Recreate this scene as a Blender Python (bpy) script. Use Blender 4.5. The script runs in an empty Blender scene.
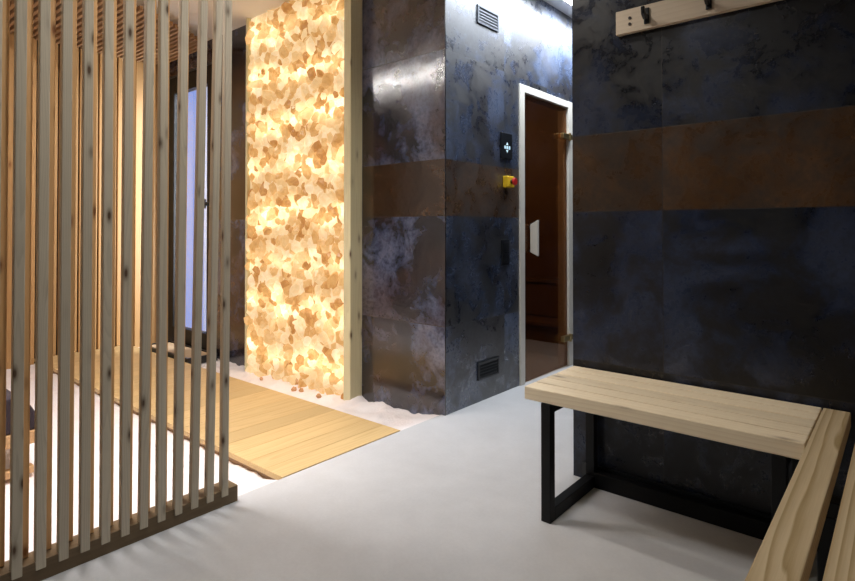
import bpy, bmesh, math, random
from mathutils import Vector, Matrix, noise

random.seed(7)
S = bpy.context.scene
COL = S.collection
PI = math.pi

# ---------------------------------------------------------------- materials
def new_mat(name):
    m = bpy.data.materials.new(name)
    m.use_nodes = True
    nt = m.node_tree
    nt.nodes.clear()
    out = nt.nodes.new('ShaderNodeOutputMaterial')
    b = nt.nodes.new('ShaderNodeBsdfPrincipled')
    nt.links.new(b.outputs[0], out.inputs[0])
    return m, nt, b, out

class G:
    """tiny node-graph writer"""
    def __init__(self, nt):
        self.nt = nt
    def n(self, kind, **kw):
        nd = self.nt.nodes.new(kind)
        for k, v in kw.items():
            setattr(nd, k, v)
        return nd
    def put(self, sock, v):
        if hasattr(v, 'links') or isinstance(v, bpy.types.NodeSocket):
            self.nt.links.new(v, sock)
        else:
            sock.default_value = v
    def math(self, op, a, b=0.0, c=None, clamp=False):
        nd = self.n('ShaderNodeMath', operation=op, use_clamp=clamp)
        self.put(nd.inputs[0], a); self.put(nd.inputs[1], b)
        if c is not None: self.put(nd.inputs[2], c)
        return nd.outputs[0]
    def vmath(self, op, a, b):
        nd = self.n('ShaderNodeVectorMath', operation=op)
        self.put(nd.inputs[0], a); self.put(nd.inputs[1], b)
        return nd.outputs[0]
    def noise(self, vec, scale, detail=4, rough=0.55, dist=0.0):
        nd = self.n('ShaderNodeTexNoise')
        if vec is not None: self.put(nd.inputs['Vector'], vec)
        nd.inputs['Scale'].default_value = scale
        nd.inputs['Detail'].default_value = detail
        nd.inputs['Roughness'].default_value = rough
        nd.inputs['Distortion'].default_value = dist
        return nd.outputs[0]
    def ramp(self, fac, stops, interp='LINEAR'):
        nd = self.n('ShaderNodeValToRGB')
        r = nd.color_ramp
        r.interpolation = interp
        while len(r.elements) < len(stops): r.elements.new(0.5)
        for e, (p, c) in zip(r.elements, stops):
            e.position = p
            e.color = (c, c, c, 1) if isinstance(c, (int, float)) else (*c, 1)
        self.put(nd.inputs[0], fac)
        return nd.outputs[0]
    def mix(self, fac, a, b, mode='MIX'):
        nd = self.n('ShaderNodeMix', data_type='RGBA', blend_type=mode)
        self.put(nd.inputs[0], fac)
        self.put(nd.inputs[6], a if not isinstance(a, tuple) else (*a, 1)[:4])
        self.put(nd.inputs[7], b if not isinstance(b, tuple) else (*b, 1)[:4])
        return nd.outputs[2]
    def bump(self, h, strength, dist=0.01):
        nd = self.n('ShaderNodeBump')
        nd.inputs['Strength'].default_value = strength
        nd.inputs['Distance'].default_value = dist
        self.put(nd.inputs['Height'], h)
        return nd.outputs[0]

def plain(name, col, rough=0.5, metal=0.0, spec=0.5, var=0.06):
    m, nt, b, out = new_mat(name)
    g = G(nt)
    tc = g.n('ShaderNodeTexCoord')
    nz = g.noise(tc.outputs['Object'], 14, 3)
    f = g.ramp(nz, [(0.3, 1 - var), (0.7, 1 + 0)])
    c = g.mix(1.0, col, f, 'MULTIPLY')
    nt.links.new(c, b.inputs['Base Color'])
    b.inputs['Roughness'].default_value = rough
    b.inputs['Metallic'].default_value = metal
    b.inputs['Specular IOR Level'].default_value = spec
    return m

def glow(name, col, strength):
    m, nt, b, out = new_mat(name)
    b.inputs['Base Color'].default_value = (*col, 1)
    b.inputs['Emission Color'].default_value = (*col, 1)
    b.inputs['Emission Strength'].default_value = strength
    return m

def wood(name, light, dark, axis, rings=9.0, contrast=0.6, knots=0.5, rough=0.5, knot_col=(0.09, 0.05, 0.025),
         knot_scale=5.0, tone=0.16, knot_r=1.0, offset=(0.05, 0.03)):
    """planks sawn from a log whose axis runs along `axis`; every object gets its own piece of the log"""
    m, nt, b, out = new_mat(name)
    g = G(nt)
    tc = g.n('ShaderNodeTexCoord')
    info = g.n('ShaderNodeObjectInfo')
    rnd = info.outputs['Random']
    off = g.n('ShaderNodeCombineXYZ')
    a = 'xyz'.index(axis)
    o = [g.math('MULTIPLY', rnd, 0.11), g.math('MULTIPLY', g.math('FRACT', g.math('MULTIPLY', rnd, 17.3)), 0.11),
         g.math('MULTIPLY', g.math('FRACT', g.math('MULTIPLY', rnd, 5.7)), 0.11)]
    o[a] = g.math('MULTIPLY', rnd, 23.0)
    for i in range(3): nt.links.new(o[i], off.inputs[i])
    p = g.vmath('ADD', tc.outputs['Object'], off.outputs[0])
    sc = [1.0, 1.0, 1.0]; sc[a] = 0.10
    ps = g.vmath('MULTIPLY', p, tuple(sc))
    wob = g.noise(ps, 7.0, 3, 0.5)
    wobv = g.n('ShaderNodeCombineXYZ')
    w = g.math('MULTIPLY', g.math('SUBTRACT', wob, 0.5), 0.11)
    for i in range(3):
        if i != a: nt.links.new(w, wobv.inputs[i])
    pw = g.vmath('ADD', ps, wobv.outputs[0])
    sep = g.n('ShaderNodeSeparateXYZ'); nt.links.new(pw, sep.inputs[0])
    idx = [i for i in range(3) if i != a]
    u = g.math('SUBTRACT', sep.outputs[idx[0]], offset[0])
    v = g.math('SUBTRACT', sep.outputs[idx[1]], offset[1])
    r = g.math('SQRT', g.math('ADD', g.math('MULTIPLY', u, u), g.math('MULTIPLY', v, v)))
    ring = g.math('FRACT', g.math('MULTIPLY', r, rings * 10))
    ringc = g.ramp(ring, [(0.0, 0.0), (0.55, 0.35), (0.9, 1.0), (1.0, 0.0)])
    sc2 = [1.0, 1.0, 1.0]; sc2[a] = 0.02
    fib = g.noise(g.vmath('MULTIPLY', p, tuple(sc2)), 320, 3, 0.6)
    mixf = g.math('ADD', g.math('MULTIPLY', ringc, contrast), g.math('MULTIPLY', g.math('SUBTRACT', fib, 0.5), 0.5), clamp=True)
    c = g.mix(mixf, light, dark)
    blot = g.noise(ps, 3.0, 2)
    tn = g.math('ADD', 1 - tone * 0.5, g.math('MULTIPLY', g.math('SUBTRACT', g.math('ADD', rnd, g.math('MULTIPLY', blot, 0.6)), 0.5), tone))
    cc = g.n('ShaderNodeCombineColor')
    for i in range(3): nt.links.new(tn, cc.inputs[i])
    c = g.mix(1.0, c, cc.outputs[0], 'MULTIPLY')
    if knots > 0:
        sk = [1.0, 1.0, 1.0]; sk[a] = 0.35
        vor = g.n('ShaderNodeTexVoronoi'); vor.inputs['Scale'].default_value = knot_scale
        wv = g.vmath('ADD', g.vmath('MULTIPLY', p, tuple(sk)), g.vmath('MULTIPLY', g.n('ShaderNodeCombineXYZ').outputs[0], (0, 0, 0)))
        nt.links.new(wv, vor.inputs['Vector'])
        d = g.math('ADD', vor.outputs['Distance'], g.math('MULTIPLY', g.math('SUBTRACT', g.noise(p, 60, 2), 0.5), 0.03))
        sepc = g.n('ShaderNodeSeparateColor'); nt.links.new(vor.outputs['Color'], sepc.inputs[0])
        on = g.math('LESS_THAN', sepc.outputs[0], knots)
        k = g.math('MULTIPLY', g.ramp(d, [(0.028 * knot_r, 1.0), (0.055 * knot_r, 0.55), (0.10 * knot_r, 0.12), (0.17 * knot_r, 0.0)]), on)
        c = g.mix(k, c, knot_col)
    nt.links.new(c, b.inputs['Base Color'])
    b.inputs['Roughness'].default_value = rough
    b.inputs['Specular IOR Level'].default_value = 0.35
    nt.links.new(g.bump(mixf, 0.12, 0.002), b.inputs['Normal'])
    return m

def tile(name, axis, off, width=1.2, seed=0.0, gain=(1, 1, 1), earthy=0.5, ior=1.5, gloss=1.0):
    """large slate-blue and rust metal-look porcelain tiles with a rust course at shoulder height"""
    m, nt, b, out = new_mat(name)
    g = G(nt)
    geo = g.n('ShaderNodeNewGeometry')
    pos = geo.outputs['Position']
    sep = g.n('ShaderNodeSeparateXYZ'); nt.links.new(pos, sep.inputs[0])
    u = sep.outputs['xy'.index(axis)]; z = sep.outputs[2]
    col = g.math('FLOOR', g.math('DIVIDE', g.math('SUBTRACT', u, off), width))
    seams = [0.485, 1.097, 1.412, 2.022]
    row = 0.0
    for s in seams: row = g.math('ADD', row, g.math('GREATER_THAN', z, s))
    wn = g.n('ShaderNodeTexWhiteNoise', noise_dimensions='3D')
    cv = g.n('ShaderNodeCombineXYZ')
    nt.links.new(col, cv.inputs[0]); nt.links.new(row, cv.inputs[1]); cv.inputs[2].default_value = seed
    nt.links.new(cv.outputs[0], wn.inputs['Vector'])
    rnd = wn.outputs['Value']
    shift = g.vmath('MULTIPLY', wn.outputs['Color'], (9.0, 9.0, 9.0))
    p = g.vmath('ADD', pos, shift)
    n1 = g.noise(p, 2.3, 9, 0.60, 0.5)
    n2 = g.noise(p, 7.0, 8, 0.64, 0.8)
    n3 = g.noise(p, 1.9, 6, 0.6, 0.3)
    n4 = g.noise(p, 42.0, 6, 0.72)
    cloud = g.math('ADD', g.math('MULTIPLY', n1, 0.58), g.math('MULTIPLY', n2, 0.42))
    blue = g.ramp(cloud, [(0.40, (0.003, 0.004, 0.006)), (0.475, (0.008, 0.010, 0.016)), (0.515, (0.024, 0.034, 0.062)),
                          (0.555, (0.052, 0.068, 0.112)), (0.66, (0.10, 0.118, 0.165))])
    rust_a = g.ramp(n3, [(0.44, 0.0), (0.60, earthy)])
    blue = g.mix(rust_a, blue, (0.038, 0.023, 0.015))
    rust = g.ramp(cloud, [(0.34, (0.018, 0.010, 0.006)), (0.46, (0.040, 0.021, 0.010)), (0.56, (0.075, 0.038, 0.017)), (0.7, (0.12, 0.068, 0.034))])
    band = g.math('MULTIPLY', g.math('GREATER_THAN', z, seams[1]), g.math('LESS_THAN', z, seams[2]))
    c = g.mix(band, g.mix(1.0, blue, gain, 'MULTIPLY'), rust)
    tone = g.math('ADD', 0.72, g.math('MULTIPLY', rnd, 0.5))
    cc = g.n('ShaderNodeCombineColor')
    for i in range(3): nt.links.new(tone, cc.inputs[i])
    c = g.mix(1.0, c, cc.outputs[0], 'MULTIPLY')
    grain = g.ramp(n4, [(0.36, 0.55), (0.52, 1.0), (0.66, 1.45)])
    c = g.mix(1.0, c, grain, 'MULTIPLY')
    fleck = g.ramp(n4, [(0.53, 0.0), (0.66, 0.75)])
    c = g.mix(g.math('MULTIPLY', fleck, g.ramp(n2, [(0.46, 0.0), (0.58, 1.0)])), c, (0.008, 0.008, 0.011))
    # joints
    jd = 1.0
    for s in seams: jd = g.math('MINIMUM', jd, g.math('ABSOLUTE', g.math('SUBTRACT', z, s)))
    fu = g.math('FRACT', g.math('DIVIDE', g.math('SUBTRACT', u, off), width))
    ju = g.math('MULTIPLY', g.math('MINIMUM', fu, g.math('SUBTRACT', 1.0, fu)), width)
    jd = g.math('MINIMUM', jd, ju)
    joint = g.math('LESS_THAN', jd, 0.0016)
    c = g.mix(joint, c, (0.02, 0.018, 0.018))
    nt.links.new(c, b.inputs['Base Color'])
    rg = g.ramp(g.math('ADD', g.math('MULTIPLY', n2, 0.65), g.math('MULTIPLY', n4, 0.35)), [(0.40, 0.50 * gloss), (0.49, 0.40 * gloss), (0.55, 0.26 * gloss), (0.66, 0.20 * gloss)])
    nt.links.new(rg, b.inputs['Roughness'])
    b.inputs['IOR'].default_value = ior
    hh = g.math('SUBTRACT', g.math('ADD', g.math('MULTIPLY', n2, 0.6), g.math('MULTIPLY', n4, 0.25)), g.math('MULTIPLY', joint, 0.6))
    nt.links.new(g.bump(hh, 0.22, 0.006), b.inputs['Normal'])
    return m

def concrete(name, a, bcol, rough=0.55):
    m, nt, b, out = new_mat(name)
    g = G(nt)
    geo = g.n('ShaderNodeNewGeometry')
    p = geo.outputs['Position']
    n1 = g.noise(p, 2.2, 7, 0.6, 0.4); n2 = g.noise(p, 11, 6, 0.65); n3 = g.noise(p, 90, 3, 0.6)
    f = g.math('ADD', g.math('ADD', g.math('MULTIPLY', n1, 0.5), g.math('MULTIPLY', n2, 0.3)), g.math('MULTIPLY', n3, 0.2))
    c = g.ramp(f, [(0.38, a), (0.62, bcol)])
    nt.links.new(c, b.inputs['Base Color'])
    nt.links.new(g.ramp(n2, [(0.3, rough - 0.08), (0.7, rough + 0.1)]), b.inputs['Roughness'])
    b.inputs['Specular IOR Level'].default_value = 0.35
    nt.links.new(g.bump(n3, 0.05, 0.003), b.inputs['Normal'])
    return m

def salt_floor_mat(name):
    m, nt, b, out = new_mat(name)
    g = G(nt)
    geo = g.n('ShaderNodeNewGeometry')
    vor = g.n('ShaderNodeTexVoronoi'); vor.inputs['Scale'].default_value = 90
    nt.links.new(geo.outputs['Position'], vor.inputs['Vector'])
    c = g.mix(g.ramp(g.noise(geo.outputs['Position'], 5, 4), [(0.35, 0.0), (0.65, 1.0)]), (0.90, 0.86, 0.86), (0.88, 0.80, 0.78))
    nt.links.new(c, b.inputs['Base Color'])
    b.inputs['Roughness'].default_value = 0.6
    b.inputs['Subsurface Weight'].default_value = 0.0
    nt.links.new(g.bump(vor.outputs['Distance'], 0.35, 0.006), b.inputs['Normal'])
    return m

def salt_stone_mat(name):
    """translucent salt chunks lit from behind by rows of lamps: thin pale chunks glow white-yellow, thick ones amber"""
    m, nt, b, out = new_mat(name)
    g = G(nt)
    geo = g.n('ShaderNodeNewGeometry')
    pos = geo.outputs['Position']
    rnd = geo.outputs['Random Per Island']
    sep = g.n('ShaderNodeSeparateXYZ'); nt.links.new(pos, sep.inputs[0])
    wav = g.math('MULTIPLY', g.math('SUBTRACT', g.noise(pos, 2.6, 3), 0.5), 0.34)
    zz = g.math('DIVIDE', g.math('ADD', sep.outputs[2], wav), 0.325)
    tri = g.math('ABSOLUTE', g.math('SUBTRACT', g.math('FRACT', zz), 0.5))           # 0 on a lamp row, .5 between
    row = g.ramp(tri, [(0.0, 1.0), (0.14, 0.75), (0.28, 0.25), (0.5, 0.05)])
    patch = g.ramp(g.noise(pos, 3.2, 4, 0.6), [(0.32, 0.2), (0.62, 1.0)])
    row = g.math('MULTIPLY', row, patch)
    vein = g.noise(pos, 24, 4, 0.6, 0.6)
    thin = g.math('ADD', g.math('MULTIPLY', rnd, 0.78), g.math('MULTIPLY', g.math('SUBTRACT', vein, 0.5), 0.55))
    colr = g.ramp(thin, [(0.0, (0.72, 0.31, 0.08)), (0.13, (0.88, 0.46, 0.14)), (0.33, (0.97, 0.59, 0.235)), (0.62, (0.98, 0.70, 0.36)), (0.95, (1.0, 0.84, 0.58))])
    st = g.math('ADD', g.math('ADD', 0.50, g.math('MULTIPLY', thin, 0.30)), g.math('MULTIPLY', row, g.math('ADD', 0.20, g.math('MULTIPLY', thin, 1.7))))
    nt.links.new(colr, b.inputs['Emission Color'])
    nt.links.new(st, b.inputs['Emission Strength'])
    b.inputs['Base Color'].default_value = (0.20, 0.09, 0.03, 1)
    b.inputs['Roughness'].default_value = 0.35
    return m

def glass_mat(name, tint, rough=0.0, refl=1.0):
    m, nt, b, out = new_mat(name)
    nt.nodes.remove(b)
    g = G(nt)
    tr = g.n('ShaderNodeBsdfTransparent'); tr.inputs[0].default_value = (*tint, 1)
    gl = g.n('ShaderNodeBsdfGlossy'); gl.inputs[0].default_value = (1, 1, 1, 1); gl.inputs['Roughness'].default_value = rough
    fr = g.n('ShaderNodeFresnel'); fr.inputs['IOR'].default_value = 1.5
    mx = g.n('ShaderNodeMixShader')
    nt.links.new(g.math('MULTIPLY', fr.outputs[0], refl), mx.inputs[0])
    nt.links.new(tr.outputs[0], mx.inputs[1]); nt.links.new(gl.outputs[0], mx.inputs[2])
    nt.links.new(mx.outputs[0], out.inputs[0])
    return m

M = {}
M['tile_door'] = tile('slate and rust tiles along the cabin wall', 'y', 2.438 - 0.6, 1.2, 1.0, (1.05, 1.1, 1.15), 0.30, 2.2)
M['tile_right_dim'] = tile('slate and rust tiles on the bench wall', 'x', -0.70, 1.2, 2.0, (0.42, 0.45, 0.54), 0.15, 1.5)  # same tile darkened: the bench wall's dimmer light is put into the colour
M['tile_left_lit'] = tile('slate and rust tiles beside the salt wall', 'x', -3.137, 1.2, 3.0, (1.7, 1.5, 1.5), 0.70, 1.8, 0.38)  # same tile made brighter and browner: warm light put into the colour
M['floor'] = concrete('pale grey microcement', (0.52, 0.52, 0.527), (0.61, 0.61, 0.617))
M['ceiling'] = concrete('matt white plaster', (0.78, 0.77, 0.76), (0.82, 0.81, 0.80), 0.8)
M['plaster'] = concrete('warm white plaster', (0.70, 0.69, 0.67), (0.76, 0.75, 0.73), 0.8)
M['salt'] = salt_floor_mat('white salt grains')
M['stone'] = salt_stone_mat('backlit rock salt')
M['slat'] = wood('grey green treated pine', (0.60, 0.53, 0.41), (0.42, 0.365, 0.28), 'z', 14, 0.5, 0.62, 0.6, knot_scale=22, knot_r=2.4)
M['slat_inner'] = wood('rear slat wood tinted by warm glow', (0.74, 0.48, 0.24), (0.60, 0.35, 0.15), 'z', 13, 0.5, 0.45, 0.55, knot_scale=22, knot_r=2.4, knot_col=(0.22, 0.09, 0.03))  # orange glow from the salt room put into the rear slat colour
M['rail'] = wood('dark stained sill board', (0.17, 0.115, 0.06), (0.11, 0.072, 0.036), 'y', 10, 0.5, 0.15)
M['clad'] = wood('orange larch cladding', (0.60, 0.36, 0.155), (0.47, 0.25, 0.09), 'z', 8, 0.55, 0.4, 0.5, knot_scale=12, knot_r=1.8, knot_col=(0.22, 0.09, 0.03))
M['clad_gap'] = plain('dark membrane behind boards', (0.03, 0.017, 0.01), 0.9)
M['deck'] = wood('honey pine deck boards', (0.70, 0.50, 0.24), (0.56, 0.36, 0.15), 'y', 7, 0.55, 0.12, 0.5, tone=0.22)
M['deck_edge'] = wood('brown oiled edge board', (0.30, 0.17, 0.075), (0.2, 0.11, 0.05), 'x', 8, 0.5, 0.2)
M['lattice'] = wood('brown pine lattice', (0.42, 0.26, 0.14), (0.30, 0.17, 0.085), 'x', 10, 0.5, 0.2)
M['bench'] = wood('pale pine planks', (0.93, 0.79, 0.57), (0.77, 0.61, 0.40), 'x', 7, 0.5, 0.5, 0.5, knot_scale=11, knot_r=1.6, knot_col=(0.22, 0.14, 0.08))
M['bench_side'] = wood('pale pine planks lengthwise', (0.72, 0.57, 0.36), (0.43, 0.30, 0.14), 'y', 9, 0.95, 0.06, 0.45, knot_scale=3.0)
M['post'] = wood('greenish pine post', (0.74, 0.68, 0.44), (0.60, 0.53, 0.32), 'z', 9, 0.5, 0.6, 0.55, knot_scale=14, knot_r=1.8)
M['rack'] = wood('whitewashed pine board', (0.66, 0.55, 0.42), (0.58, 0.46, 0.33), 'x', 6, 0.5, 0.12, 0.5, knot_scale=4)
M['black'] = plain('black powder coated steel', (0.004, 0.004, 0.0045), 0.5, 0.0, 0.25)
M['blackp'] = plain('black plastic', (0.010, 0.011, 0.013), 0.3)
M['frame'] = plain('cream painted timber', (0.66, 0.62, 0.54), 0.45)
M['brass'] = plain('aged brass', (0.48, 0.36, 0.16), 0.35, 1.0)
M['steel'] = plain('brushed steel', (0.55, 0.56, 0.58), 0.35, 1.0)
M['yellow'] = plain('yellow plastic', (0.80, 0.52, 0.02), 0.4)
M['red'] = plain('red plastic', (0.55, 0.02, 0.02), 0.35)
M['grey'] = plain('dull grey metal', (0.07, 0.075, 0.085), 0.4, 0.6)
M['cabin'] = wood('dark brown cabin boards', (0.22, 0.13, 0.065), (0.14, 0.078, 0.036), 'z', 6, 0.5, 0.1)
M['cabin_floor'] = plain('grey cabin floor', (0.20, 0.18, 0.17), 0.6)
M['cushion'] = plain('dark plum fabric', (0.035, 0.025, 0.035), 0.9)
M['lounger'] = wood('light oak lounger frame', (0.60, 0.38, 0.19), (0.46, 0.27, 0.12), 'y', 8, 0.5, 0.1)
M['smoke_glass'] = glass_mat('bronze tinted glass', (0.62, 0.47, 0.34), 0.02, 0.4)
M['clear_glass'] = glass_mat('clear glass', (0.96, 0.98, 1.0), 0.0, 0.3)
M['mark'] = glow('lit symbols', (0.70, 0.92, 1.0), 0.38)
M['led'] = glow('led diffuser', (0.90, 0.95, 1.0), 14.0)
M['panel'] = glow('lit ceiling panel', (0.86, 0.92, 1.0), 4.6)
M['strip'] = glow('bright lamp diffuser', (1.0, 0.96, 0.93), 135.0)
M['spot'] = glow('downlight lens', (1.0, 0.95, 0.88), 12.0)
M['mat_tan'] = plain('tan coir', (0.50, 0.36, 0.22), 0.95)
M['screw'] = plain('dark screw heads', (0.06, 0.05, 0.05), 0.4, 0.8)
M['outside'] = plain('white render outdoors', (0.85, 0.85, 0.86), 0.8)

# ---------------------------------------------------------------- mesh helpers
def bx(bm, x0, x1, y0, y1, z0, z1):
    v = [bm.verts.new((x, y, z)) for x in (x0, x1) for y in (y0, y1) for z in (z0, z1)]
    for f in ((0, 1, 3, 2), (4, 6, 7, 5), (0, 4, 5, 1), (2, 3, 7, 6), (0, 2, 6, 4), (1, 5, 7, 3)):
        bm.faces.new([v[i] for i in f])
    return bm

def cyl(bm, c, r, h, axis='z', seg=20, r2=None):
    mat = Matrix.Translation(c)
    if axis == 'x': mat = mat @ Matrix.Rotation(PI / 2, 4, 'Y')
    if axis == 'y': mat = mat @ Matrix.Rotation(-PI / 2, 4, 'X')
    bmesh.ops.create_cone(bm, cap_ends=True, segments=seg, radius1=r, radius2=r if r2 is None else r2, depth=h, matrix=mat)
    return bm

def prism(bm, pts, axis, a, b):
    """polygon pts in the plane across `axis`, extruded from a to b"""
    def P(p, t):
        return {'x': (t, p[0], p[1]), 'y': (p[0], t, p[1]), 'z': (p[0], p[1], t)}[axis]
    va = [bm.verts.new(P(p, a)) for p in pts]; vb = [bm.verts.new(P(p, b)) for p in pts]
    n = len(pts)
    bm.faces.new(va); bm.faces.new(vb[::-1])
    for i in range(n): bm.faces.new((va[i], vb[i], vb[(i + 1) % n], va[(i + 1) % n]))
    bmesh.ops.recalc_face_normals(bm, faces=bm.faces)
    return bm

def obj(name, bm, mat, parent=None, loc=(0, 0, 0), bevel=0.0, smooth=False, seg=2):
    bmesh.ops.recalc_face_normals(bm, faces=bm.faces)
    me = bpy.data.meshes.new(name); bm.to_mesh(me); bm.free()
    me.materials.append(mat)
    o = bpy.data.objects.new(name, me); COL.objects.link(o)
    o.location = loc
    if parent: o.parent = parent
    if bevel:
        md = o.modifiers.new('edge', 'BEVEL'); md.width = bevel; md.segments = seg; md.limit_method = 'ANGLE'
    if smooth:
        for p in me.polygons: p.use_smooth = True
    return o

def box(name, mat, parent, x0, x1, y0, y1, z0, z1, bevel=0.0):
    """a box part whose own origin sits at its middle foot"""
    pl = Vector(parent.location) if parent else Vector((0, 0, 0))
    c = Vector(((x0 + x1) / 2, (y0 + y1) / 2, z0))
    bm = bx(bmesh.new(), x0 - c.x, x1 - c.x, y0 - c.y, y1 - c.y, 0, z1 - z0)
    return obj(name, bm, mat, parent, c - pl, bevel)

def tag(o, label, cat, group=None):
    o['label'] = label; o['category'] = cat
    if group: o['group'] = group
    return o

def thing(name, label, cat, loc=(0, 0, 0), group=None):
    o = bpy.data.objects.new(name, None); COL.objects.link(o); o.location = loc
    return tag(o, label, cat, group)

def structure(o):
    o['kind'] = 'structure'
    return o

def sbox(name, mat, *d, bevel=0.0):
    return structure(box(name, mat, None, *d, bevel=bevel))

# ---------------------------------------------------------------- the setting
XD = -1.937            # plane of the cabin wall and of the slatted screen
CE = 2.634             # ceiling over the changing room
CS = 2.605             # lower ceiling over the salt room
YR = 2.2               # bench wall
YL = 2.438             # wall beside the salt panel
XB = -5.25             # boarded far wall
XE, YB, YC = 0.80, -1.5, 4.6

sbox('floor', M['floor'], XD - 0.029, XE, YB, YC, -0.12, 0.0)
sbox('floor_salt_base', M['plaster'], XB - 0.1, XD - 0.03, -0.9, YL, -0.14, -0.09)
sbox('ceiling', M['ceiling'], XD - 0.02, XE, YB, YC, CE, CE + 0.1)
sbox('ceiling_salt_room', M['ceiling'], XB - 0.1, XD - 0.02, -0.9, YL, CS, CS + 0.16)
# cabin wall with its door opening
bm = bmesh.new()
DY0, DY1, DZ = 3.225, 3.985, 1.975
bx(bm, XD - 0.06, XD, YL + 0.0085, DY0, -0.1, CE); bx(bm, XD - 0.06, XD, DY0, DY1, DZ, CE); bx(bm, XD - 0.06, XD, DY1, YC, -0.1, CE)
wd = structure(obj('wall_cabin', bm, M['tile_door']))
sbox('wall_left', M['tile_left_lit'], -2.60, XD, YL, YL + 0.008, -0.12, CE)
# the return of the far tiled wall with the glass door opening
YG = 2.420
bm = bmesh.new()
GX0, GX1, GZ0, GZ1 = -5.13, -4.335, 0.01, 2.41
bx(bm, XB - 0.1, GX0, YG, YG + 0.12, -0.12, CS); bx(bm, GX1, -3.66, YG, YG + 0.12, -0.12, CS)
bx(bm, GX0, GX1, YG, YG + 0.12, GZ1, CS); bx(bm, GX0, GX1, YG, YG + 0.12, -0.12, GZ0)
structure(obj('wall_far', bm, M['tile_left_lit']))
sbox('wall_behind_salt', M['plaster'], -3.8, -2.55, YL + 0.001, YL + 0.08, -0.12, CE)
sbox('wall_right', M['tile_right_dim'], -1.065, XE, YR, YR + 0.2, -0.1, CE)
sbox('wall_bench_side', M['tile_door'], XE, XE + 0.1, YB, YR + 0.2, -0.1, CE + 0.05)
sbox('wall_corridor_side', M['tile_door'], -0.90, -0.80, YR + 0.2, YC, -0.1, CE + 0.05)
sbox('wall_corridor_end', M['tile_right_dim'], XD, -0.80, YC, YC + 0.1, -0.1, CE + 0.05)
sbox('wall_back', M['tile_right_dim'], XD - 0.1, XE + 0.1, YB - 0.1, YB, -0.1, CE + 0.05)
sbox('wall_screen_end', M['plaster'], XD - 0.12, XD - 0.02, YB, -0.02, -0.1, CE + 0.05)
sbox('wall_salt_back', M['plaster'], XB - 0.1, XD - 0.1, -1.0, -0.9, -0.14, CS + 0.1)
sbox('wall_boarded', M['clad_gap'], XB - 0.12, XB - 0.028, -0.9, YG, -0.12, CS)
sbox('trim_1', M['ceiling'], XD - 0.10, XD - 0.0205, -0.02, YL, CS - 0.03, CS - 0.0005)
# foot rail of the bench wall
sbox('baseboard_right', M['blackp'], -1.02, XE - 0.001, YR - 0.012, YR - 0.0005, 0.0, 0.07)

# salt grains covering the salt room floor
def salt_height(x, y):
    h = -0.044 + 0.009 * (noise.noise((x * 3, y * 3, 0.3))) + 0.007 * noise.noise((x * 11, y * 11, 4.1)) + 0.005 * noise.noise((x * 27, y * 27, 7.7))
    if y > 2.11:
        t = min(1, (y - 2.11) / 0.20)
        h += t * (0.012 + 0.022 * noise.noise((x * 9, y * 9, 1.7)) + 0.015 * noise.noise((x * 22, 2.2, 5.7)))
    e = (x - (XD - 0.24)) / 0.21
    if e > 0 and (y < 1.39 or y > 2.115): h += (-0.003 - h) * min(1, e) ** 1.3
    return h
bm = bmesh.new()
def grid(x0, x1, y0, y1, step):
    nx, ny = int((x1 - x0) / step), int((y1 - y0) / step)
    vs = [[bm.verts.new((x0 + (x1 - x0) * i / nx, y0 + (y1 - y0) * j / ny, 0)) for j in range(ny + 1)] for i in range(nx + 1)]
    for r in vs:
        for v in r: v.co.z = salt_height(v.co.x, v.co.y)
    for i in range(nx):
        for j in range(ny): bm.faces.new((vs[i][j], vs[i + 1][j], vs[i + 1][j + 1], vs[i][j + 1]))
grid(XB - 0.02, XD - 0.0295, -0.89, 1.25, 0.035)
grid(XB - 0.02, XD - 0.0295, 1.25, YL - 0.0, 0.0125)
sg = obj('salt_grains', bm, M['salt'], smooth=True)
tag(sg, 'loose white salt grains covering the floor of the salt room', 'salt')
sg['kind'] = 'stuff'

# ---------------------------------------------------------------- boarded far wall
t = thing('timber_cladding', 'orange vertical larch boards cladding the far wall of the salt room', 'cladding', (XB, 0.8, -0.02))
k = 0
y = 1.5692 - 0.149 * 8
while y < YG - 0.02:
    y1 = min(y + 0.149 - 0.014, YG - 0.003)
    box('board', M['clad'], t, XB - 0.027, XB, y, y1, -0.05, CS - 0.003, 0.003)
    y += 0.149; k += 1

# ---------------------------------------------------------------- ceiling lattice of the salt room
t = thing('ceiling_lattice', 'brown slatted wooden lattice hung under the salt room ceiling behind the screen', 'ceiling lattice', (-4.7, 1.2, CS))
edge = [(0.6, -3.75), (1.67, -3.99), (1.841, -4.071), (2.006, -4.157), (2.197, -4.272), (2.36, -4.45)]
def lat_end(y):
    for (ya, xa), (yb, xb) in zip(edge, edge[1:]):
        if y <= yb: return xa + (xb - xa) * max(0, (y - ya)) / (yb - ya)
    return edge[-1][1]
y = 0.80
while y < 2.38:
    box('lattice_slat', M['lattice'], t, XB + 0.004, lat_end(y), y, y + 0.022, CS - 0.085, CS - 0.05, 0.0015)
    y += 0.0455
for x in (-5.1, -4.68):
    box('lattice_bearer', M['lattice'], t, x, x + 0.04, 0.78, 2.40, CS - 0.0505, CS - 0.0005)

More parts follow.
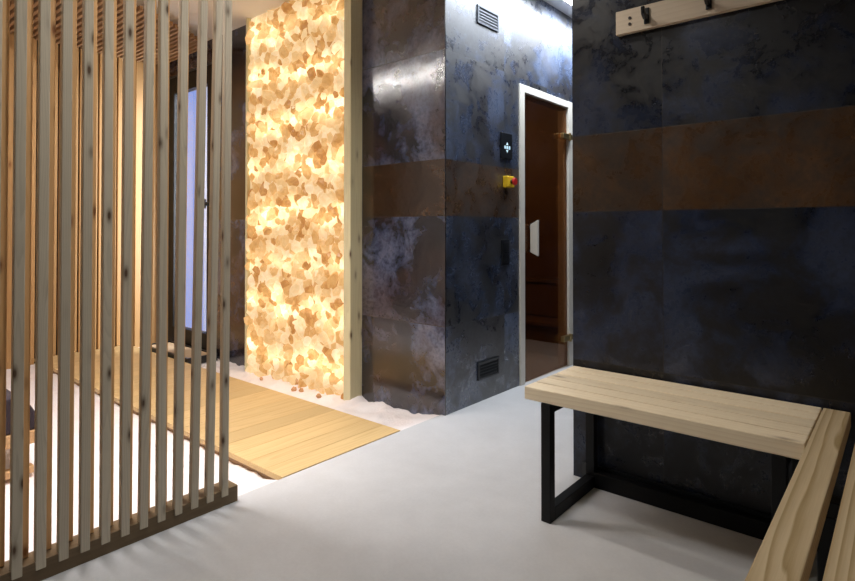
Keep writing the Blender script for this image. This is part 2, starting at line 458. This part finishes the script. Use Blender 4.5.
# ---------------------------------------------------------------- salt wall
SX0, SX1, SY = -3.765, -2.600, 2.340
t = thing('salt_wall', 'glowing amber wall of backlit rock salt chunks between pine posts', 'salt wall', (-3.18, 2.38, -0.03))
box('back_panel', M['stone'], t, SX0 + 0.01, SX1 - 0.01, SY + 0.03, YG - 0.002, -0.08, CS - 0.004)
rng = random.Random(11)
bm = bmesh.new()
ico = bmesh.new(); bmesh.ops.create_icosphere(ico, subdivisions=1, radius=1.0)
iv = [v.co.copy() for v in ico.verts]; fi = [[v.index for v in f.verts] for f in ico.faces]; ico.free()
def chunk(c, r, flat, rg):
    rot = Matrix.Rotation(rg.uniform(0, 6.28), 3, 'Y') @ Matrix.Rotation(rg.uniform(-0.5, 0.5), 3, 'X') @ Matrix.Rotation(rg.uniform(-0.5, 0.5), 3, 'Z')
    s = Vector((rg.uniform(0.6, 1.15), flat, rg.uniform(0.8, 1.5)))
    vs = []
    for v in iv:
        q = Vector((v.x * s.x, v.y * s.y, v.z * s.z)) * (r * rg.uniform(0.76, 1.12))
        vs.append(bm.verts.new(rot @ q + c))
    for f in fi: bm.faces.new([vs[i] for i in f])
for (px_, pz_, r0, r1, dep) in ((0.070, 0.062, 0.042, 0.056, 0.040), (0.105, 0.095, 0.030, 0.058, 0.022)):
    zrow, k = -0.03, 0
    while zrow < CS - 0.03:
        x = SX0 + 0.03 + (px_ / 2 if k % 2 else 0)
        while x < SX1 - 0.066:
            c = Vector((x + rng.uniform(-0.026, 0.026), SY + dep - 0.004 + rng.uniform(-0.014, 0.014), zrow + rng.uniform(-0.024, 0.024)))
            chunk(c, rng.uniform(r0, r1), rng.uniform(0.45, 0.8), rng)
            x += px_
        zrow += pz_; k += 1
tl = Vector(t.location)
bm.transform(Matrix.Translation(-tl))
for v in bm.verts:
    v.co.x = min(max(v.co.x, SX0 + 0.022 - tl.x), SX1 - 0.064 - tl.x)
    v.co.z = min(v.co.z, CS - 0.01 - tl.z)
st = obj('salt_stones', bm, M['stone'], t)
for (a, b_, nm) in ((SX0, SX0 + 0.022, 'post'), (SX1 - 0.062, SX1, 'post')):
    box(nm, M['post'], t, a, b_, SY, YL - 0.001 if b_ > -3 else YG - 0.002, -0.08, CS - 0.003, 0.002)
# loose fragments fallen at the foot
spots = [(-3.45, 2.275, 0.020), (-3.06, 2.265, 0.024), (-2.99, 2.27, 0.018), (-2.80, 2.26, 0.022)]
names = ['amber salt fragment nearest the left post at the foot of the salt wall', 'largest amber salt fragment at the middle of the salt wall foot',
         'amber salt fragment just right of the largest one under the salt wall', 'amber salt fragment nearest the right pine post of the salt wall']
for (x, y, r), lab in zip(spots, names):
    bm = bmesh.new(); rg = random.Random(int(-x * 100))
    chunk(Vector((0, 0, 0)), r, 0.8, rg)
    o = obj('salt_fragment', bm, M['stone_loose'] if 'stone_loose' in M else plain('amber salt fragment', (0.62, 0.33, 0.15), 0.45), None, (x, y, salt_height(x, y) + r * 0.25))
    tag(o, lab, 'salt fragment', 'fallen salt fragments')

# ---------------------------------------------------------------- walkway
t = thing('wooden_walkway', 'honey pine plank walkway laid over the white salt', 'walkway', (-3.6, 1.71, -0.03))
DX1, DYa, DYb, DT = XD - 0.032, 1.400, 2.112, 0.003
n = 26
pw = (DX1 - (XB + 0.01)) / n
for i in range(n):
    xb_ = DX1 - i * pw
    box('plank', M['deck'], t, xb_ - pw + 0.0018, xb_, DYa, DYb, DT - 0.024, DT, 0.0015)
for yy in (DYa + 0.012, (DYa + DYb) / 2 - 0.02, DYb - 0.05):
    box('joist', M['deck_edge'], t, XB + 0.02, XD - 0.045, yy, yy + 0.04, -0.085, DT - 0.0245)

# ---------------------------------------------------------------- slatted screen
P0, PIT, SW = 0.4798, 0.05838, 0.0265
t = thing('slatted_screen', 'tall floor-to-ceiling screen of grey pine slats dividing off the salt room', 'slatted screen', (-1.96, 0.6, 0))
XF = -1.930
box('bottom_rail', M['rail'], t, XF - 0.080, XF - 0.004, 0.0, 1.176, -0.0, 0.060, 0.002)
box('top_rail', M['rail'], t, XF - 0.080, XF - 0.004, 0.0, 1.166, CS - 0.06, CS - 0.032, 0.002)
sl = bmesh.new(); bx(sl, -0.012, 0.012, -SW / 2, SW / 2, 0, CS - 0.036 - 0.038)
rl = bmesh.new(); bx(rl, -0.012, 0.012, -SW / 2, SW / 2, 0, CS - 0.06 - 0.0605)
tl = Vector(t.location)
front = obj('front_slat', sl, M['slat'], t, Vector((XF - 0.012, P0 + 11 * PIT, 0.036)) - tl, 0.0022)
rear = obj('rear_slat', rl, M['slat_inner'], t, Vector((XF - 0.064, P0 + 11 * PIT + 0.0285, 0.0602)) - tl, 0.0022)
rear.location.y -= PIT
LEAN = {5: 0.002, 6: 0.007, 8: 0.0075, 9: 0.0150, 10: 0.0150, 11: 0.004}      # a few slats stand slightly out of plumb
front.rotation_euler.x = -LEAN[11]
rear.rotation_euler.x = -LEAN[10]
for i in range(-7, 12):
    if i < 11:
        c = front.copy(); COL.objects.link(c); c.parent = t
        c.location = Vector((XF - 0.012, P0 + i * PIT, 0.036)) - tl
        c.rotation_euler.x = -LEAN.get(i, 0.0)
    if i != 10 and i < 11:
        c = rear.copy(); COL.objects.link(c); c.parent = t
        c.location = Vector((XF - 0.064, P0 + i * PIT + 0.0285, 0.0602)) - tl
        c.rotation_euler.x = -LEAN.get(i, 0.0)

# ---------------------------------------------------------------- lounger behind the screen
t = thing('wooden_lounger', 'low wooden lounger with a dark cushion on the salt behind the screen', 'lounger', (-3.2, 0.4, -0.034))
for x in (-2.94, -3.50):
    box('side_rail', M['lounger'], t, x, x + 0.04, -0.45, 0.80, 0.095, 0.150, 0.003)
    box('floor_runner', M['lounger'], t, x, x + 0.04, -0.40, 0.78, -0.032, 0.000, 0.003)
    for y in (-0.38, 0.70):
        box('leg', M['lounger'], t, x + 0.003, x + 0.037, y, y + 0.05, -0.032, 0.096, 0.003)
box('end_rail', M['lounger'], t, -3.46, -2.94, 0.765, 0.800, 0.095, 0.150, 0.003)
bm = prism(bmesh.new(), [(-0.45, 0.15), (0.80, 0.15), (0.80, 0.205), (0.765, 0.265), (0.70, 0.305), (-0.45, 0.315)], 'x', -3.48, -2.91)
bm.transform(Matrix.Translation(-Vector(t.location)))
obj('cushion', bm, M['cushion'], t, (0, 0, 0), 0.012, seg=3)

# ---------------------------------------------------------------- glass entrance door in the far wall
t = thing('door_2', 'black framed glass door with blue daylight behind the screen', 'door', (-4.64, 2.36, 0.03))
t['kind'] = 'structure'
bm = bmesh.new()
y0, y1 = YG - 0.012, YG + 0.05
PX0, PX1 = -5.04, -4.455
bx(bm, GX0, PX0, y0, y1, GZ0, GZ1); bx(bm, PX1, GX1, y0, y1, GZ0, GZ1)
bx(bm, PX0, PX1, y0, y1, 2.243, GZ1); bx(bm, PX0, PX1, y0, y1, GZ0, 0.148)
bm.transform(Matrix.Translation(-Vector(t.location)))
obj('door_frame', bm, M['black'], t, (0, 0, 0), 0.004)
box('top_trim', M['grey'], t, GX0 + 0.005, GX1 - 0.005, y0 - 0.008, y0 - 0.0005, 2.388, 2.402)
box('pane', M['clear_glass'], t, PX0, PX1, YG + 0.005, YG + 0.013, 0.148, 2.243)
h = box('handle', M['steel'], t, -4.432, -4.408, y0 - 0.045, y0 - 0.028, 1.19, 1.27, 0.004)
for z in (1.215,):
    box('handle_stud', M['steel'], t, -4.428, -4.412, y0 - 0.028, y0 + 0.001, z, z + 0.03)
sbox('trim_2', M['outside'], -5.79, -5.45, 3.10, 3.30, -0.6, 4.0)

t = thing('floor_mat', 'tan mat with a black rim at the foot of the glass door', 'mat', (-4.6, 2.22, 0.0))
bm = bmesh.new()
mx0, mx1, my0, my1 = -5.02, -4.22, 2.13, 2.38
bx(bm, mx0, mx1, my0, my0 + 0.018, -0.03, 0.026); bx(bm, mx0, mx1, my1 - 0.018, my1, -0.03, 0.026)
bx(bm, mx0, mx0 + 0.018, my0 + 0.018, my1 - 0.018, -0.03, 0.026); bx(bm, mx1 - 0.018, mx1, my0 + 0.018, my1 - 0.018, -0.03, 0.026)
bm.transform(Matrix.Translation(-Vector(t.location)))
obj('rim', bm, M['blackp'], t)
box('mat_pad', M['mat_tan'], t, mx0 + 0.0185, mx1 - 0.0185, my0 + 0.0185, my1 - 0.0185, -0.03, 0.016)

# ---------------------------------------------------------------- cabin door
t = thing('door_1', 'cream framed bronze glass sauna door in the dark tiled wall', 'door', (XD, 3.60, 0.0))
t['kind'] = 'structure'
FX0, FX1 = XD - 0.075, XD + 0.012
bm = bmesh.new()
oy0, oy1, oz, w = 3.218, 3.990, 1.981, 0.058
bx(bm, FX0, FX1, oy0, oy0 + w, 0.0, oz); bx(bm, FX0, FX1, oy1 - 0.075, oy1, 0.0, oz); bx(bm, FX0, FX1, oy0 + w, oy1 - 0.075, oz - 0.05, oz)
bm.transform(Matrix.Translation(-Vector(t.location)))
obj('door_frame', bm, M['frame'], t, (0, 0, 0), 0.003)
bm = bmesh.new()
bx(bm, FX0 + 0.004, XD - 0.014, oy0 + w, oy0 + w + 0.014, 0.0, oz - 0.05); bx(bm, FX0 + 0.004, XD - 0.014, oy1 - 0.089, oy1 - 0.075, 0.0, oz - 0.05)
bx(bm, FX0 + 0.004, XD - 0.014, oy0 + w + 0.014, oy1 - 0.089, oz - 0.064, oz - 0.05)
bm.transform(Matrix.Translation(-Vector(t.location)))
obj('door_stop', bm, M['frame'], t)
gl = box('glass_leaf', M['smoke_glass'], t, XD - 0.012, XD - 0.004, oy0 + w + 0.004, oy1 - 0.080, 0.006, oz - 0.055)
for z in (1.690, 0.195):
    h = box('hinge', M['brass'], t, XD - 0.002, XD + 0.030, oy1 - 0.19, oy1 - 0.045, z, z + 0.040, 0.004)
    bm = cyl(bmesh.new(), (0, 0, 0), 0.010, 0.056, 'z', 16)
    kn = obj('hinge_pin', bm, M['brass'], h, (0.014, 0.028, 0.02), 0.002)
bm = prism(bmesh.new(), [(XD + 0.006, 0.868), (XD + 0.006, 1.052), (XD + 0.062, 1.084), (XD + 0.062, 0.842)], 'y', 3.350, 3.372)
bm.transform(Matrix.Translation(-Vector(t.location)))
obj('handle', bm, M['frame'], t, bevel=0.003)
box('inner_handle', M['rack'], t, XD - 0.062, XD - 0.014, 3.352, 3.372, 0.865, 1.055, 0.004)
for z in (0.875, 1.035):
    bm = cyl(bmesh.new(), (0, 0, 0), 0.009, 0.016, 'x', 14)
    obj('handle_stud', bm, M['blackp'], t, Vector((XD + 0.003, 3.362, z)) - Vector(t.location))
# cabin interior
sbox('wall_cabin_back', M['cabin'], -4.1, -4.05, 2.56, 4.56, -0.05, 2.3)
sbox('wall_cabin_left', M['cabin'], -4.05, XD - 0.062, 2.54, 2.58, -0.05, 2.3)
sbox('wall_cabin_right', M['cabin'], -4.05, XD - 0.062, 4.54, 4.58, -0.05, 2.3)
sbox('ceiling_cabin', M['cabin'], -4.1, XD - 0.062, 2.54, 4.58, 2.3, 2.34)
sbox('floor_cabin', M['cabin_floor'], -4.1, XD, 2.54, 4.58, -0.06, -0.001)
t = thing('cabin_bench', 'dark two-step wooden bench inside the cabin seen through the bronze glass', 'bench', (-3.0, 4.3, 0))
box('lower_step', M['cabin'], t, -4.04, -2.03, 4.10, 4.40, 0.235, 0.262, 0.003)
box('front_panel', M['cabin'], t, -4.04, -2.03, 4.13, 4.15, 0.0, 0.225)
box('upper_seat', M['cabin'], t, -4.04, -2.03, 4.36, 4.535, 0.56, 0.59, 0.003)
box('riser_panel', M['cabin'], t, -4.04, -2.03, 4.38, 4.40, 0.275, 0.55)

# ---------------------------------------------------------------- fittings on the cabin wall
t = thing('control_panel', 'black touch control panel with lit symbols left of the sauna door', 'control panel', (XD, 3.054, 1.55))
box('panel', M['blackp'], t, XD + 0.0005, XD + 0.012, 2.990, 3.118, 1.468, 1.632, 0.003)
def mark(pts):
    bm = prism(bmesh.new(), pts, 'x', XD + 0.0122, XD + 0.0132)
    bm.transform(Matrix.Translation(-Vector(t.location)))
    return obj('lit_symbol', bm, M['mark'], t)
yc = 3.056
mark([(yc - 0.013, 1.556), (yc + 0.013, 1.556), (yc, 1.574)])
mark([(yc - 0.013, 1.524), (yc + 0.013, 1.524), (yc, 1.506)])
for dy in (-0.032, -0.008, 0.018):
    bm = bmesh.new()
    a, b_ = yc + dy, yc + dy + 0.016
    for (ya, yb, za, zb) in ((a, b_, 0.546, 0.550), (a, b_, 0.538, 0.5415), (a, b_, 0.530, 0.534), (a, a + 0.004, 0.534, 0.546), (b_ - 0.004, b_, 0.534, 0.546)):
        bx(bm, XD + 0.0122, XD + 0.0132, ya, yb, za + 1.0, zb + 1.0)
    bm.transform(Matrix.Translation(-Vector(t.location)))
    obj('lit_digit', bm, M['mark'], t)

t = thing('emergency_button', 'yellow box with a red push button beside the sauna door', 'emergency button', (XD, 3.065, 1.32))
box('housing', M['yellow'], t, XD + 0.0005, XD + 0.040, 3.020, 3.100, 1.285, 1.358, 0.006)
bm = cyl(bmesh.new(), (0, 0, 0), 0.013, 0.018, 'x', 18); obj('button_collar', bm, M['blackp'], t, Vector((XD + 0.048, 3.060, 1.322)) - Vector(t.location))
bm = cyl(bmesh.new(), (0, 0, 0), 0.024, 0.016, 'x', 24); obj('button', bm, M['red'], t, Vector((XD + 0.064, 3.060, 1.322)) - Vector(t.location), 0.005, seg=3)

t = thing('switch_plate', 'black switch plate under the yellow button', 'switch', (XD, 3.04, 0.87))
box('plate', M['blackp'], t, XD + 0.0005, XD + 0.010, 3.002, 3.085, 0.795, 0.955, 0.002)
box('rocker', M['blackp'], t, XD + 0.010, XD + 0.014, 3.018, 3.069, 0.812, 0.870, 0.002)
box('rocker', M['blackp'], t, XD + 0.010, XD + 0.014, 3.018, 3.069, 0.880, 0.938, 0.002)

def vent(label, z0, z1, mat_f, mat_b):
    t = thing('wall_vent', label, 'vent', (XD, 2.855, z0), 'slotted wall vents')
    bm = bmesh.new()
    a, b_ = 2.742, 2.968
    bx(bm, XD + 0.0005, XD + 0.010, a, b_, z0, z0 + 0.014); bx(bm, XD + 0.0005, XD + 0.010, a, b_, z1 - 0.014, z1)
    bx(bm, XD + 0.0005, XD + 0.010, a, a + 0.014, z0 + 0.014, z1 - 0.014); bx(bm, XD + 0.0005, XD + 0.010, b_ - 0.014, b_, z0 + 0.014, z1 - 0.014)
    bm.transform(Matrix.Translation(-Vector(t.location)))
    obj('vent_frame', bm, mat_f, t, bevel=0.002)
    box('vent_back', M['blackp'], t, XD + 0.0005, XD + 0.003, a + 0.014, b_ - 0.014, z0 + 0.014, z1 - 0.014)
    nl = 4
    for i in range(nl):
        zz = z0 + 0.020 + (z1 - z0 - 0.04) * i / nl
        bm = prism(bmesh.new(), [(XD + 0.003, zz + 0.012), (XD + 0.004, zz + 0.014), (XD + 0.0095, zz + 0.004), (XD + 0.0085, zz + 0.002)], 'y', a + 0.014, b_ - 0.014)
        bm.transform(Matrix.Translation(-Vector(t.location)))
        obj('louvre', bm, mat_b, t)
vent('grey louvred vent high on the cabin wall near the ceiling', 2.250, 2.362, M['grey'], M['grey'])
vent('black louvred vent low on the cabin wall near the floor', 0.128, 0.237, M['blackp'], M['blackp'])

# ---------------------------------------------------------------- coat rack
t = thing('coat_rack', 'pale wooden coat rack with black hooks high on the dark bench wall', 'coat rack', (-0.2, YR, 1.79))
box('rail_board', M['rack'], t, -0.868, 0.45, YR - 0.024, YR - 0.0005, 1.790, 1.882, 0.002)
for i in range(4):
    x = -0.747 + 0.218 * i
    h = box('hook', M['blackp'], t, x - 0.010, x + 0.010, YR - 0.030, YR - 0.0245, 1.808, 1.868, 0.002)
    bm = prism(bmesh.new(), [(0.0, 0.012), (0.0, 0.030), (-0.026, 0.034), (-0.034, 0.054), (-0.044, 0.054), (-0.040, 0.026), (-0.020, 0.012)], 'x', -0.007, 0.007)
    obj('hook_prong', bm, M['blackp'], h, (0, -0.0025, 0), 0.003)
for z in (1.822, 1.846):
    bm = cyl(bmesh.new(), (0, 0, 0), 0.006, 0.003, 'y', 12)
    obj('screw_head', bm, M['screw'], t, Vector((-0.812, YR - 0.0252, z)) - Vector(t.location))

# ---------------------------------------------------------------- bench along the dark wall
t = thing('wooden_bench', 'pale pine plank bench on a black steel frame under the dark tiled wall', 'bench', (-0.63, 1.99, 0))
bx0, bx1, by0, by1, bz = -1.055, -0.208, 1.787, 2.190, 0.460
pwid = (by1 - by0) / 5
for i in range(5):
    box('seat_plank', M['bench'], t, bx0, bx1, by0 + i * pwid + (0.0045 if i else 0), by0 + (i + 1) * pwid - 0.0045, bz - 0.046, bz, 0.003)
for (xa) in (-0.987, -0.285):
    xb_ = xa + 0.036
    box('leg', M['black'], t, xa, xb_, 1.784, 1.820, 0.0, bz - 0.0465, 0.002)
    box('leg', M['black'], t, xa, xb_, 2.146, 2.182, 0.0, bz - 0.0465, 0.002)
    box('floor_runner', M['black'], t, xa, xb_, 1.820, 2.146, 0.0, 0.045, 0.002)
    box('seat_bearer', M['black'], t, xa, xb_, 1.820, 2.146, bz - 0.080, bz - 0.0465, 0.002)
box('back_stretcher', M['black'], t, -0.951, -0.285, 2.146, 2.182, 0.0, 0.060, 0.002)

# ---------------------------------------------------------------- bench along the right side
t = thing('side_bench', 'pale pine bench with open gaps running along the right side of the room', 'bench', (-0.0, 1.2, 0))
widths = [(-0.2045, -0.134), (-0.108, -0.038), (-0.012, 0.058), (0.084, 0.154)]
for a, b_ in widths:
    box('seat_plank', M['bench_side'], t, a, b_, 0.55, 2.186, bz - 0.046, bz, 0.003)
for y in (0.62, 1.56):
    for xa in (-0.16, 0.09):
        box('leg', M['black'], t, xa, xa + 0.045, y, y + 0.045, 0.0, bz - 0.081, 0.002)
    box('floor_runner', M['black'], t, -0.115, 0.09, y, y + 0.045, 0.0, 0.045, 0.002)
    box('seat_bearer', M['black'], t, -0.16, 0.135, y, y + 0.045, bz - 0.080, bz - 0.0465, 0.002)

# ---------------------------------------------------------------- lamps
def area(name, loc, target, sx, sy, power, col=(1, 1, 1), parent=None, spread=None):
    l = bpy.data.lights.new(name, 'AREA'); l.shape = 'RECTANGLE'; l.size = sx; l.size_y = sy; l.energy = power; l.color = col
    if spread: l.spread = spread
    o = bpy.data.objects.new(name, l); COL.objects.link(o); o.location = loc
    o.rotation_euler = (Vector(target) - Vector(loc)).to_track_quat('-Z', 'Y').to_euler()
    return o

def downlight(x, y, z, power, label, col=(1.0, 0.95, 0.88), ang=2.4):
    t = thing('downlight', label, 'downlight', (x, y, z), 'recessed ceiling downlights')
    bm = cyl(bmesh.new(), (0, 0, -0.004), 0.048, 0.008, 'z', 28); obj('trim_ring', bm, M['frame'], t, bevel=0.002)
    bm = cyl(bmesh.new(), (0, 0, -0.0095), 0.036, 0.002, 'z', 28); obj('lens', bm, M['spot'], t)
    l = bpy.data.lights.new('downlight_beam', 'SPOT'); l.energy = power; l.color = col; l.spot_size = ang; l.spot_blend = 0.6; l.shadow_soft_size = 0.06
    o = bpy.data.objects.new('downlight_beam', l); COL.objects.link(o); o.location = (x, y, z - 0.03)
    return t

downlight(-1.45, 1.65, CE, 42, 'recessed ceiling downlight above the clear floor before the bench')
downlight(-0.95, 0.70, CE, 44, 'recessed ceiling downlight between the slatted screen and the side bench')
# linear lamp along the top of the cabin wall
t = thing('linear_ceiling_lamp', 'slim white linear lamp along the ceiling edge above the sauna door', 'ceiling lamp', (XD + 0.17, 3.3, CE))
box('lamp_housing', M['frame'], t, XD + 0.135, XD + 0.205, 2.50, 4.30, CE - 0.020, CE - 0.0005)
box('diffuser', M['led'], t, XD + 0.140, XD + 0.200, 2.51, 4.29, CE - 0.024, CE - 0.0205)
area('linear_lamp_light', (XD + 0.22, 3.4, CE - 0.035), (XD, 3.4, CE - 0.32), 1.75, 0.06, 30, (0.80, 0.89, 1.0), spread=1.9)
t = thing('ceiling_panel_lamp', 'wide glowing ceiling panel over the passage to the sauna door', 'ceiling lamp', (-1.4, 3.7, CE))
box('panel_frame', M['frame'], t, -1.72, -1.14, 2.90, 4.44, CE - 0.016, CE - 0.0005)
box('diffuser', M['panel'], t, -1.70, -1.16, 2.92, 4.42, CE - 0.020, CE - 0.0165)
# linear lamp in the salt room
t = thing('salt_room_lamp', 'slim white linear lamp under the salt room ceiling', 'ceiling lamp', (-4.2, 0.55, CS))
box('lamp_housing', M['frame'], t, -4.82, -3.0, 0.51, 0.59, CS - 0.020, CS)
box('diffuser', M['strip'], t, -4.80, -3.02, 0.535, 0.565, CS - 0.024, CS - 0.0205)
area('salt_room_front_fill', (-2.55, 0.9, CS - 0.04), (-2.5, 0.9, 0), 0.3, 0.9, 22, (1.0, 0.96, 0.95), spread=1.8)  # added light without a fixture, brightens left wall, front salt, deck and rear slats
# warm dim lamp inside the cabin
l = bpy.data.lights.new('cabin_lamp', 'POINT'); l.energy = 24; l.color = (1.0, 0.82, 0.58); l.shadow_soft_size = 0.08
o = bpy.data.objects.new('cabin_lamp', l); COL.objects.link(o); o.location = (-3.2, 3.2, 2.0)
# added unseen light that whitens the pier outside the glass door
area('pier_fill_light', (-4.2, 2.80, 1.5), (-5.6, 3.10, 1.4), 0.3, 2.2, 120, (1, 1, 1))

# ---------------------------------------------------------------- daylight outside
w = bpy.data.worlds.new('dusk'); S.world = w; w.use_nodes = True
bg = w.node_tree.nodes['Background'] if 'Background' in w.node_tree.nodes else w.node_tree.nodes.new('ShaderNodeBackground')
bg.inputs[0].default_value = (0.24, 0.40, 0.92, 1); bg.inputs[1].default_value = 1.0

# ---------------------------------------------------------------- camera
H, F = 1.03, 565.0
cam = bpy.data.cameras.new('camera'); co = bpy.data.objects.new('camera', cam); COL.objects.link(co)
co.location = (0, 0, H); co.rotation_euler = (PI / 2 + math.radians(0.7), 0, math.radians(40.246))
cam.sensor_fit = 'HORIZONTAL'; cam.sensor_width = 36.0; cam.lens = F / 855 * 36
cam.shift_y = -(290.5 - 221.1) / 855
cam.clip_start = 0.02
S.camera = co
S.view_settings.view_transform = 'Standard'; S.view_settings.look = 'None'; S.view_settings.gamma = 1
S.view_settings.exposure = 0.0
try: S.view_settings.use_curve_mapping = False
except Exception: pass
S.cycles.use_denoising = True
S.cycles.max_bounces = 10
